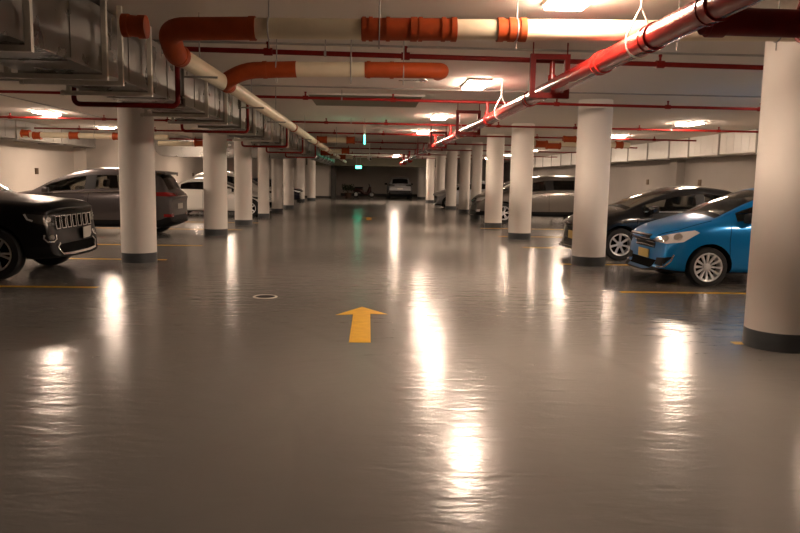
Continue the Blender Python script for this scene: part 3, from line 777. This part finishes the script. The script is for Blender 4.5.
        for grp in isl:
            nb = bmesh.new(); vm = {}
            for f in grp:
                vs = []
                for v in f.verts:
                    if v not in vm: vm[v] = nb.verts.new(v.co)
                    vs.append(vm[v])
                nb.faces.new(vs)
            c = sum((v.co for v in nb.verts), Vector()) / len(nb.verts)
            nm = 'side_window' if abs(c.y) > .3 else ('windshield' if c.x < sp['xb'][0] else 'rear_window')
            obj(nm, nb, M[glass], s.root, smooth=60, world=False, recalc=False)
        gl.free()

    def decal(s, name, pts, D, m, t=.006, step=.035, parent=None, smooth=40):
        """a thin shaped panel lying on the body: outline pts (x,y,z), dropped along D"""
        D = Vector(D).normalized(); V = Vector((0, 0, 1)); V = (V - D * V.dot(D)).normalized() if abs(D.z) < .95 else Vector((1, 0, 0))
        U = V.cross(D).normalized()
        p2 = [Vector((Vector(p).dot(U), Vector(p).dot(V))) for p in pts]
        outl = []
        for a, b in zip(p2, p2[1:] + p2[:1]):
            n = max(1, int((b - a).length / step))
            for i in range(n): outl.append(a.lerp(b, i / n))
        us = [p.x for p in outl]; vs_ = [p.y for p in outl]
        inner = []
        u = min(us) + step / 2
        while u < max(us):
            v = min(vs_) + step / 2
            while v < max(vs_):
                ins = False
                for a, b in zip(outl, outl[1:] + outl[:1]):
                    if (a.y > v) != (b.y > v) and u < (b.x - a.x) * (v - a.y) / (b.y - a.y) + a.x: ins = not ins
                if ins and min((Vector((u, v)) - q).length for q in outl) > step * .4: inner.append(Vector((u, v)))
                v += step
            u += step
        n = len(outl)
        vv, _, ff, _, _, _ = delaunay_2d_cdt(outl + inner, [(i, (i + 1) % n) for i in range(n)], [], 1, 1e-5)
        bm = bmesh.new(); V3 = []; last = None
        base = s.bvh
        for p in vv:
            o3 = U * p.x + V * p.y
            hit, nrm, _, _ = base.ray_cast(o3 - D * 6, D)
            V3.append(bm.verts.new(hit - D * t) if hit is not None else None)
        for f in ff:
            if all(V3[i] is not None for i in f):
                try: bm.faces.new([V3[i] for i in f])
                except ValueError: pass
        bmesh.ops.delete(bm, geom=[v for v in bm.verts if not v.link_faces], context='VERTS')
        ed = [e for e in bm.edges if len(e.link_faces) == 1]
        r = bmesh.ops.extrude_edge_only(bm, edges=ed)
        for v in [g for g in r['geom'] if isinstance(g, bmesh.types.BMVert)]: v.co += D * (t + .01)
        return obj(name, bm, m, parent or s.root, smooth=smooth, world=False)

    def strip(s, name, path, w, D, m, t=.006, parent=None):
        """decal along a polyline of (x,y,z) points, w wide"""
        D = Vector(D).normalized(); P = [Vector(p) for p in path]; L_, R_ = [], []
        for i, p in enumerate(P):
            d = (P[min(i + 1, len(P) - 1)] - P[max(i - 1, 0)]).normalized(); nrm = d.cross(D).normalized() * w / 2
            L_.append(p + nrm); R_.append(p - nrm)
        return s.decal(name, L_ + R_[::-1], D, m, t, step=.05, parent=parent)

    def both(s, name, pts, D, m, **k):
        """the same panel on both sides"""
        s.decal(name, pts, D, m, **k)
        s.decal(name, [(x, -y, z) for x, y, z in pts], (D[0], -D[1], D[2]), m, **k)

    def cabin(s):
        sp = s.sp; bl = lerp_tab(sp['bl'], sp['xb'][0]); W = sp['W'] / 2
        for y in (-W * .42, W * .42):
            bm = bmesh.new(); x = sp['xb'][0] - .12
            add_box(bm, (x - .22, y, .48), (.5, .46, .16), bevel=.05)
            add_box(bm, (x + .08, y, bl - .22), (.14, .46, .6), Matrix.Rotation(.22, 3, 'Y'), bevel=.05)
            add_box(bm, (x + .17, y, bl + .2), (.1, .26, .18), Matrix.Rotation(.15, 3, 'Y'), bevel=.04)
            obj('front_seat', bm, M['seat'], s.root, world=False)
        bm = bmesh.new(); x = sp['xb'][1] + .72
        add_box(bm, (x - .2, 0, .5), (.5, 1.2, .16), bevel=.05); add_box(bm, (x + .1, 0, bl - .2), (.14, 1.25, .55), Matrix.Rotation(.25, 3, 'Y'), bevel=.05)
        for y in (-.38, .38): add_box(bm, (x + .2, y, bl + .16), (.1, .24, .15), bevel=.04)
        obj('rear_seat', bm, M['seat'], s.root, world=False)
        bm = bmesh.new(); add_box(bm, (sp['xc'] + .42, 0, bl - .12), (.4, W * 1.6, .2), bevel=.06)
        add_lathe(bm, [(.17, -.015), (.185, 0), (.17, .015), (.155, 0)], Matrix.Translation((sp['xc'] + .68, W * .42, bl - .05)) @ Matrix.Rotation(-1.1, 4, 'Y'), 24, closed=True)
        obj('dashboard', bm, M['lining'], s.root, world=False)
        # flat floor of the cabin in black
    def mirrors(s, m, x=None, z=None):
        sp = s.sp; x = x or sp['xs'][0] + .14; z = z or lerp_tab(sp['bl'], x) + .07
        for sd in (-1, 1):
            bm = bmesh.new(); W = sp['W'] / 2
            add_box(bm, (x, sd * (W + .07), z), (.15, .2, .14), Matrix.Rotation(sd * -.2, 3, 'Z'), bevel=.05)
            add_box(bm, (x - .01, sd * (W - .04), z - .06), (.08, .18, .04), bevel=.012)
            obj('side_mirror', bm, m, s.root, world=False)
    def handles(s, m):
        sp = s.sp
        for sd in (-1, 1):
            for x in (sp['xb'][0] - .1, sp['xb'][1] + .75):
                z = lerp_tab(sp['bl'], x) - .12; W = sp['W'] / 2
                s.decal('door_handle', [(x - .09, sd * W, z - .014), (x + .09, sd * W, z - .014), (x + .09, sd * W, z + .014), (x - .09, sd * W, z + .014)], (0, -sd, 0), m, t=.022)
    def gaps(s):
        sp = s.sp; zb = sp['zb'] + .12
        a = sp['xc'] + .16
        for sd in (-1, 1):
            W = sd * sp['W'] / 2
            for xx in (a, (sp['xb'][0] + sp['xb'][1]) / 2):
                z1 = lerp_tab(sp['bl'], xx) - .03
                s.strip('door_gap', [(xx + .02, W, z1), (xx, W, z1 - .25), (xx + .02, W, zb + .1), (xx + .03, W, zb)], .009, (0, -sd, 0), M['well'], t=.0015)
            xr = sp['ax'][1] - .16
            s.strip('door_gap', [(xr + .18, W, lerp_tab(sp['bl'], xr) - .03), (xr + .1, W, .78 * sp['H'] / 1.5), (xr - .1, W, sp['r'] * 2 + .06)], .009, (0, -sd, 0), M['well'], t=.0015)
    def plate(s, x, z, rear=False, m=None, w=.42, h=.13):
        bm = B(((x, 0, z), (.014, w, h)), bevel=.004)
        obj('licence_plate', bm, m or M['plate'], s.root, world=False)
    def hit(s, p, D):
        h = s.bvh.ray_cast(Vector(p) - Vector(D).normalized() * 5, Vector(D).normalized())[0]
        return h

FR, RE = (1, 0, 0), (-1, 0, 0)
def rect(x, y0, y1, z0, z1): return [(x, y0, z0), (x, y1, z0), (x, y1, z1), (x, y0, z1)]

# ---- blue sedan, front right
blue = paint('metallic_blue_paint', (0.001, 0.185, 0.50), .4, .28)
c = Car('blue_sedan', 'bright metallic blue sedan with its nose toward the lane behind the near right column', 'car', (4.05, 11.07, 0), 0, SEDAN, blue, rim=('blade', 12, M['alloy'], .72))
c.decal('grille', [(0, -.42, .745), (0, .42, .745), (0, .36, .53), (0, -.36, .53)], FR, M['black'], t=.006)
for z, h in ((.735, .42), (.675, .40), (.615, .38), (.555, .36)):
    c.strip('grille_bar', [(0, -h, z), (0, 0, z + .012), (0, h, z)], .017, FR, M['chrome'], t=.022)
c.decal('lower_intake', [(0, -.48, .36), (0, .48, .36), (0, .40, .24), (0, -.40, .24)], FR, M['well'], t=.005)
x = c.hit((0, 0, .43), FR).x; c.plate(x - .012, .43, m=M['plateyellow'])
c.both('headlight', [(0.12, -.50, .655), (.30, -.70, .625), (.50, -.80, .66), (.72, -.83, .80), (.66, -.80, .835), (.42, -.72, .79), (.22, -.56, .72)], (.62, .78, -.12), M['lens'], t=.008)
for q in ((.27, -.66, .70), (.43, -.76, .735)):
    for sd in (1, -1):
        c.decal('lamp_bulb', [(q[0] + .055 * math.cos(a), sd * (q[1] - .03 * math.cos(a)), q[2] + .05 * math.sin(a)) for a in [2 * PI * i / 14 for i in range(14)]], (.62, sd * .78, -.12), M['chrome'], t=.014, step=.02)
c.both('fog_recess', [(.10, -.60, .30), (.22, -.72, .29), (.36, -.79, .44), (.24, -.72, .42), (.12, -.62, .40)], (.7, .72, 0), M['black'], t=.005)
for sd in (1, -1): c.strip('fog_trim', [(.37, sd * -.79, .47), (.33, sd * -.78, .37), (.25, sd * -.74, .285), (.14, sd * -.64, .275)], .022, (.7, sd * .72, 0), M['chrome'], t=.018)
c.mirrors(M['black']); c.handles(blue); c.gaps()
c.strip('bonnet_gap', [(.95, -.70, 1), (.5, -.66, 1), (.24, -.52, 1)], .01, (0, 0, -1), M['well'], t=.0015)
c.both('tail_lamp', [(4.25, -.55, .80), (4.0, -.80, .80), (3.9, -.82, .98), (4.2, -.60, 1.0)], (-.7, .7, 0), M['tail'], t=.008)

# ---- black sedan, right
blk = paint('gloss_black_paint', (0.008, 0.008, 0.009), .1, .2)
BS = scaled(SEDAN, 4.6, 1.78, 1.47, .315)
c = Car('black_sedan', 'gloss black sedan parked beyond the blue car, its nose behind a column', 'car', (3.86, 14.5, 0), 0, BS, blk, rim=('single', 7, M['alloy'], .68))
c.decal('grille', [(0, -.38, .64), (0, .38, .64), (0, .34, .54), (0, -.34, .54)], FR, M['black'])
c.strip('grille_bar', [(0, -.38, .645), (0, .38, .645)], .016, FR, M['chrome'], t=.02)
c.decal('lower_intake', [(0, -.5, .36), (0, .5, .36), (0, .42, .24), (0, -.42, .24)], FR, M['black'])
x = c.hit((0, 0, .44), FR).x; c.plate(x - .012, .44, m=M['plateyellow'], h=.16)
c.both('headlight', [(.15, -.55, .62), (.34, -.74, .60), (.62, -.87, .70), (.72, -.88, .78), (.42, -.76, .73), (.22, -.60, .68)], (.62, .78, -.1), M['lensdark'], t=.008)
c.mirrors(blk); c.handles(M['chrome']); c.gaps()
for sd in (1, -1): c.strip('window_trim', [(1.42, sd * -.83, .955), (2.2, sd * -.83, .965), (3.3, sd * -.83, 1.0)], .016, (0, sd, 0), M['chrome'], t=.01)
c.both('tail_lamp', [(4.55, -.55, .80), (4.25, -.86, .80), (4.15, -.87, .96), (4.5, -.60, .98)], (-.7, .7, 0), M['tail'], t=.008)

# ---- black SUV with slotted grille, left front
jblk = mat('deep_black_paint', (0.005, 0.005, 0.006), 0.32, spec=0.12, coat=0.15)
c = Car('black_suv', 'black SUV with a chrome slotted grille, cut by the left picture edge', 'car', (-4.27, 11.05, 0), PI, JEEP, jblk, rim=('twin', 5, M['alloydark'], .66), clad=True, glass='glass')
GT, GB = .905, .715
c.decal('grille', [(0, -.64, GT + .012), (0, .64, GT + .012), (0, .62, GB - .012), (0, -.62, GB - .012)], (1, 0, -.05), M['black'], t=.006)
for k in range(7):
    y0 = -.56 + k * .187
    pts = [(0, y0 - .078, GT), (0, y0 + .078, GT), (0, y0 + .072, GB), (0, y0 - .072, GB)]
    c.decal('grille_surround', pts, (1, 0, -.05), M['chrome'], t=.018, step=.04)
    c.decal('grille_slot', [(0, y0 - .046, GT - .014), (0, y0 + .046, GT - .014), (0, y0 + .04, GB + .014), (0, y0 - .04, GB + .014)], (1, 0, -.05), M['well'], t=.021, step=.04)
c.both('headlight', [(.05, -.68, .90), (.05, -.68, .77), (.22, -.86, .77), (.44, -.95, .83), (.50, -.95, .94), (.2, -.86, .915)], (.75, .66, -.05), M['lensdark'], t=.008)
for sd in (1, -1):
    c.strip('lamp_guide', [(.48, sd * -.95, .93), (.45, sd * -.94, .86), (.38, sd * -.93, .835)], .024, (.65, sd * .75, 0), M['lens'], t=.014)
    c.decal('lamp_bulb', [(.20 + .035 * math.cos(a), sd * (-.82 - .03 * math.cos(a)), .85 + .035 * math.sin(a)) for a in [2 * PI * i / 14 for i in range(14)]], (.75, sd * .66, 0), M['chrome'], t=.014, step=.02)
    ring = [(.12, sd * -.72, .63), (.11, sd * -.73, .57), (.15, sd * -.78, .54), (.24, sd * -.85, .545), (.27, sd * -.88, .59), (.26, sd * -.88, .64)]
    c.strip('fog_surround', ring, .02, (.75, sd * .66, 0), M['chrome'], t=.016)
    c.decal('fog_lamp', [(.18 + .05 * math.cos(a), sd * (-.80 - .04 * math.cos(a)), .60 + .035 * math.sin(a)) for a in [2 * PI * i / 12 for i in range(12)]], (.75, sd * .66, 0), M['lensdark'], t=.010, step=.02)
c.decal('lower_intake', [(0, -.66, .49), (0, .66, .49), (0, .58, .36), (0, -.58, .36)], FR, M['well'], t=.005)
c.strip('intake_trim', [(0, -.60, .51), (0, -.68, .46), (0, -.60, .355), (0, -.3, .34), (0, .3, .34), (0, .60, .355), (0, .68, .46), (0, .60, .51)], .026, FR, M['chrome'], t=.018)
x = c.hit((0, -.40, .60), FR).x
bm = bmesh.new(); add_box(bm, (x - .02, -.40, .60), (.016, .42, .17), Matrix.Rotation(.12, 3, 'Z'), bevel=.004); obj('licence_plate', bm, M['plate'], c.root, world=False)
c.mirrors(jblk); c.handles(jblk); c.gaps()
c.both('tail_lamp', [(4.75, -.7, .95), (4.5, -.93, .95), (4.5, -.9, 1.15), (4.72, -.72, 1.15)], (-.7, .7, 0), M['tail'], t=.008)

# ---- dark grey SUV, left, tail toward the lane
gry = paint('dark_grey_metallic', (0.085, 0.075, 0.078), .5, .3)
T = scaled(SUV, 4.48, 1.85, 1.66, .345)
TX = -4.62 - T['L']
c = Car('grey_suv', 'dark grey SUV with its tail toward the lane behind the first left column', 'car', (TX, 18.25, 0), 0, T, gry, rim=('twin', 5, M['alloy'], .66), clad=True)
c.mirrors(gry); c.handles(gry); c.gaps()
bm = bmesh.new(); add_box(bm, (4.03, 0, 1.555), (.26, 1.14, .06), Matrix.Rotation(.16, 3, 'Y'), bevel=.02); obj('roof_spoiler', bm, gry, c.root, world=False)
c.both('tail_lamp', [(4.4, -.42, 1.0), (4.3, -.75, .99), (4.0, -.90, 1.0), (3.95, -.90, 1.09), (4.25, -.76, 1.09), (4.4, -.42, 1.06)], (-.8, .6, 0), M['tail'], t=.010)
for sd in (1, -1):
    c.decal('reflector', [(4.4, sd * -.62, .50), (4.2, sd * -.86, .50), (4.2, sd * -.86, .57), (4.4, sd * -.62, .57)], (-.8, sd * .6, 0), M['tail'], t=.010)
c.strip('tailgate_trim', [(4.5, -.42, 1.0), (4.5, .42, 1.0)], .02, RE, M['chrome'], t=.012)
x = c.hit((0, 0, .74), RE).x; c.plate(x + .014, .74)
for sd in (1, -1): c.strip('window_trim', [(1.40, sd * -.9, 1.04), (2.4, sd * -.9, 1.07), (3.75, sd * -.9, 1.135)], .016, (0, sd, 0), M['chrome'], t=.01)

# ---- white sedan and white SUV, left
wht = paint('white_paint', (0.66, 0.64, 0.60), 0, .25)
S = scaled(SEDAN, 4.5, 1.78, 1.43, .32, ax=(.76, 3.50))
c = Car('white_sedan', 'white sedan behind the dark grey SUV, seen between the left columns', 'car', (-3.72, 27.88, 0), PI, S, wht, rim=('single', 5, M['alloy'], .66), glass='glassdark')
c.mirrors(wht); c.handles(wht); c.gaps()
c.both('headlight', [(.15, -.55, .62), (.34, -.74, .60), (.62, -.87, .70), (.70, -.88, .78), (.42, -.76, .73), (.22, -.60, .68)], (.62, .78, -.1), M['lensdark'], t=.008)
c.decal('grille', [(0, -.38, .64), (0, .38, .64), (0, .34, .50), (0, -.34, .50)], FR, M['black'])
c.both('tail_lamp', [(4.45, -.5, .82), (4.2, -.82, .82), (4.1, -.84, .98), (4.4, -.55, .98)], (-.7, .7, 0), M['tail'], t=.008)
c = Car('white_suv', 'tall white SUV just past the white sedan, mostly hidden by left columns', 'car', (-3.95, 32.1, 0), PI, scaled(SUV, 4.0, 1.83, 1.70, .345), wht, rim=('single', 5, M['alloy'], .66), glass='glassdark', clad=True)
c.mirrors(wht); c.gaps()
c.both('headlight', [(.08, -.62, .88), (.10, -.66, .78), (.3, -.84, .80), (.5, -.9, .92), (.2, -.78, .9)], (.7, .7, -.05), M['lensdark'], t=.008)

# ---- dark sedan further left
nav = paint('dark_navy_paint', (0.010, 0.012, 0.022), .2, .2)
c = Car('dark_sedan', 'small dark sedan far down the left row between two columns', 'car', (-3.95, 43.0 + .6, 0), PI, scaled(SEDAN, 4.5, 1.76, 1.45, .31), nav, rim=('single', 5, M['alloy'], .66), glass='glassdark', far=True)
c.both('headlight', [(.15, -.55, .62), (.34, -.74, .60), (.62, -.87, .70), (.70, -.88, .78), (.42, -.76, .73), (.22, -.60, .68)], (.62, .78, -.1), M['lens'], t=.008)

# ---- grey SUV, right
gr2 = paint('warm_grey_metallic', (0.125, 0.112, 0.10), .6, .3)
c = Car('grey_suv', 'long grey SUV parked across behind the third right column, nose toward the lane', 'car', (3.62, 26.35, 0), 0, scaled(SUV, 5.0, 1.89, 1.73, .36, xs=(1.5, 4.4), ax=(1.12, 4.0), rn=.22), gr2, rim=('twin', 5, M['alloy'], .66), glass='glassdark', clad=True)
c.mirrors(gr2); c.handles(M['chrome']); c.gaps()
c.decal('grille', [(0, -.5, .86), (0, .5, .86), (0, .42, .62), (0, -.42, .62)], FR, M['black'])
for z in (.82, .76, .70, .65): c.strip('grille_bar', [(0, -.44, z), (0, .44, z)], .018, FR, M['chrome'], t=.018)
c.both('headlight', [(.06, -.56, .88), (.10, -.62, .76), (.3, -.84, .80), (.52, -.92, .95), (.2, -.76, .92)], (.7, .7, -.05), M['lens'], t=.008)
c.both('fog_lamp', [(.10, -.66, .48), (.10, -.66, .40), (.26, -.82, .40), (.28, -.84, .48)], (.7, .7, 0), M['lens'], t=.008)
c.both('tail_lamp', [(4.8, -.5, 1.02), (4.7, -.8, 1.0), (4.42, -.92, 1.02), (4.40, -.92, 1.24), (4.7, -.78, 1.2), (4.8, -.5, 1.14)], (-.75, .66, 0), M['tail'], t=.012)
for sd in (1, -1): c.strip('window_trim', [(1.52, sd * -.92, 1.09), (2.6, sd * -.92, 1.12), (4.2, sd * -.92, 1.19)], .018, (0, sd, 0), M['chrome'], t=.01)

# ---- white SUV behind it, right
c = Car('white_suv', 'white SUV beyond the grey SUV on the right, showing only in column gaps', 'car', (4.35, 31.4, 0), 0, scaled(SUV, 4.6, 1.84, 1.72, .35), wht, rim=('single', 5, M['alloy'], .66), glass='glassdark', clad=True, far=True)
c.mirrors(wht)
c.both('headlight', [(.08, -.62, .88), (.10, -.66, .78), (.3, -.84, .80), (.5, -.9, .92), (.2, -.78, .9)], (.7, .7, -.05), M['lens'], t=.008)

# ---- silver hatchback, right, far
slv = paint('silver_paint', (0.36, 0.36, 0.38), .5, .3)
c = Car('silver_hatchback', 'silver hatchback far down the right row, nose out past a column', 'car', (3.2, 38.35, 0), 0, scaled(SEDAN, 4.1, 1.70, 1.50, .30), slv, rim=('single', 5, M['alloydark'], .66), glass='glassdark', far=True)
c.decal('grille', [(0, -.38, .66), (0, .38, .66), (0, .34, .52), (0, -.34, .52)], FR, M['black'])
c.both('headlight', [(0.12, -.50, .655), (.30, -.70, .625), (.50, -.80, .66), (.72, -.83, .80), (.42, -.72, .79), (.22, -.56, .72)], (.62, .78, -.12), M['lens'], t=.010)
c.decal('lower_intake', [(0, -.5, .38), (0, .5, .38), (0, .42, .24), (0, -.42, .24)], FR, M['black'])

# ---- silver SUV at the back wall, tail toward us
c = Car('silver_suv', 'silver SUV with a dark rear window parked facing the far back wall', 'car', (2.16, 57.8, 0), -PI / 2, scaled(SUV, 4.5, 1.86, 1.66, .345), slv, rim=('single', 5, M['alloydark'], .66), glass='glassdark', clad=True, far=True)
c.mirrors(M['black'])
c.both('tail_lamp', [(4.4, -.42, 1.0), (4.3, -.75, .97), (4.0, -.90, .98), (3.95, -.90, 1.1), (4.25, -.76, 1.11), (4.4, -.42, 1.08)], (-.8, .6, 0), M['lensdark'], t=.010)
c.decal('rear_bumper', [(4.6, -.8, .66), (4.6, .8, .66), (4.6, .78, .30), (4.6, -.78, .30)], RE, M['black'], t=.02)
x = c.hit((0, 0, .78), RE).x; c.plate(x + .014, .78)

# ------------------------------------------------------------------ far end: potted shrub and a parked scooter
px, py = -1.75, 56.0
t = thing('potted_shrub', 'dark potted shrub against the far end wall, left of the lane', 'plant', (px, py, 0))
bm = bmesh.new(); add_lathe(bm, [(0, 0), (.18, 0), (.26, .34), (.28, .34), (.28, .38), (.22, .38), (.22, .3), (0, .3)], Matrix.Translation((px, py, 0)), 20); obj('pot', bm, M['pot'], t)
bm = bmesh.new(); rnd = random.Random(3)
for k in range(420):
    a, b = rnd.uniform(0, 2 * PI), rnd.uniform(-.4, 1)
    rad = .5 * rnd.random() ** .4
    p = Vector((px + rad * math.cos(a) * math.sqrt(1 - b * b * .5), py + rad * math.sin(a) * math.sqrt(1 - b * b * .5), .66 + .38 * b * rad / .5))
    d = Vector((rnd.gauss(0, 1), rnd.gauss(0, 1), rnd.gauss(.4, .7))).normalized(); e = d.cross(Vector((rnd.random(), rnd.random(), .3))).normalized()
    q = [bm.verts.new(p), bm.verts.new(p + d * .06 + e * .03), bm.verts.new(p + d * .13), bm.verts.new(p + d * .06 - e * .03)]
    bm.faces.new(q)
obj('foliage', bm, M['leaf'], t, smooth=0, recalc=False)
bm = bmesh.new()
for k in range(5): add_sweep(bm, [(px, py, .3), (px + rnd.uniform(-.25, .25), py + rnd.uniform(-.25, .25), .8)], .014, 6)
obj('stem', bm, M['pot'], t)

sx, sy = -.55, 57.2
t = thing('motor_scooter', 'dark parked motor scooter seen side on at the far end wall', 'scooter', (sx, sy, 0))
ty, ri, di = wheel_meshes(.24, .1, .6, 5, 'single', M['alloydark'])
for x in (-.62, .62):
    o = bpy.data.objects.new('wheel', ty); C.objects.link(o); o.parent = t; o.location = (x, 0, .24)
    q = bpy.data.objects.new('rim', ri); C.objects.link(q); q.parent = o
sm = paint('scooter_dark_red', (0.07, 0.018, 0.012), .1, .3)
bm = bmesh.new()
add_sweep(bm, [(sx - .85, sy, .52), (sx - .6, sy, .6), (sx - .2, sy, .55), (sx - .05, sy, .34), (sx + .25, sy, .30), (sx + .42, sy, .5), (sx + .48, sy, .86)], [.07, .15, .17, .14, .13, .16, .10], 14)
obj('body', bm, sm, t)
bm = bmesh.new(); add_box(bm, (sx - .4, sy, .77), (.68, .28, .12), bevel=.05); obj('seat', bm, M['black'], t)
bm = bmesh.new(); add_sweep(bm, [(sx + .62, sy, .24), (sx + .44, sy, .95), (sx + .40, sy, 1.04)], .035, 10); add_sweep(bm, [(sx + .36, sy - .34, 1.06), (sx + .42, sy, 1.04), (sx + .36, sy + .34, 1.06)], .02, 10)
obj('handlebar', bm, M['black'], t)
bm = bmesh.new(); add_lathe(bm, [(0, -.04), (.06, -.03), (.08, .03), (0, .04)], Matrix.Translation((sx + .52, sy, .92)) @ Matrix.Rotation(PI / 2, 4, 'Y'), 16); obj('headlamp', bm, M['lens'], t)

# ------------------------------------------------------------------ world, camera, view
w = bpy.data.worlds.new('world'); bpy.context.scene.world = w; w.use_nodes = True
w.node_tree.nodes['Background'].inputs[0].default_value = (0.01, 0.009, 0.008, 1)
w.node_tree.nodes['Background'].inputs[1].default_value = 1.0
cd = bpy.data.cameras.new('camera'); co = bpy.data.objects.new('camera', cd); C.objects.link(co)
cd.sensor_width = 36; cd.lens = 720 / 800 * 36; cd.clip_end = 200; cd.clip_start = .05
yaw, pitch, roll = math.radians(2.4105), math.radians(6.9275), math.radians(1.0)
rotm = Matrix.Rotation(-yaw, 4, 'Z') @ Matrix.Rotation(PI / 2 - pitch, 4, 'X') @ Matrix.Rotation(roll, 4, 'Z')
co.matrix_world = Matrix.Translation((0, 0, 1.5)) @ rotm
sc = bpy.context.scene; sc.camera = co
sc.view_settings.view_transform = 'Standard'; sc.view_settings.look = 'None'
sc.view_settings.exposure = 0.55; sc.view_settings.gamma = 1.0
sc.view_settings.use_curve_mapping = False
sc.cycles.use_denoising = True
sc.cycles.max_bounces = 8; sc.cycles.diffuse_bounces = 5; sc.cycles.glossy_bounces = 4; sc.cycles.transparent_max_bounces = 12
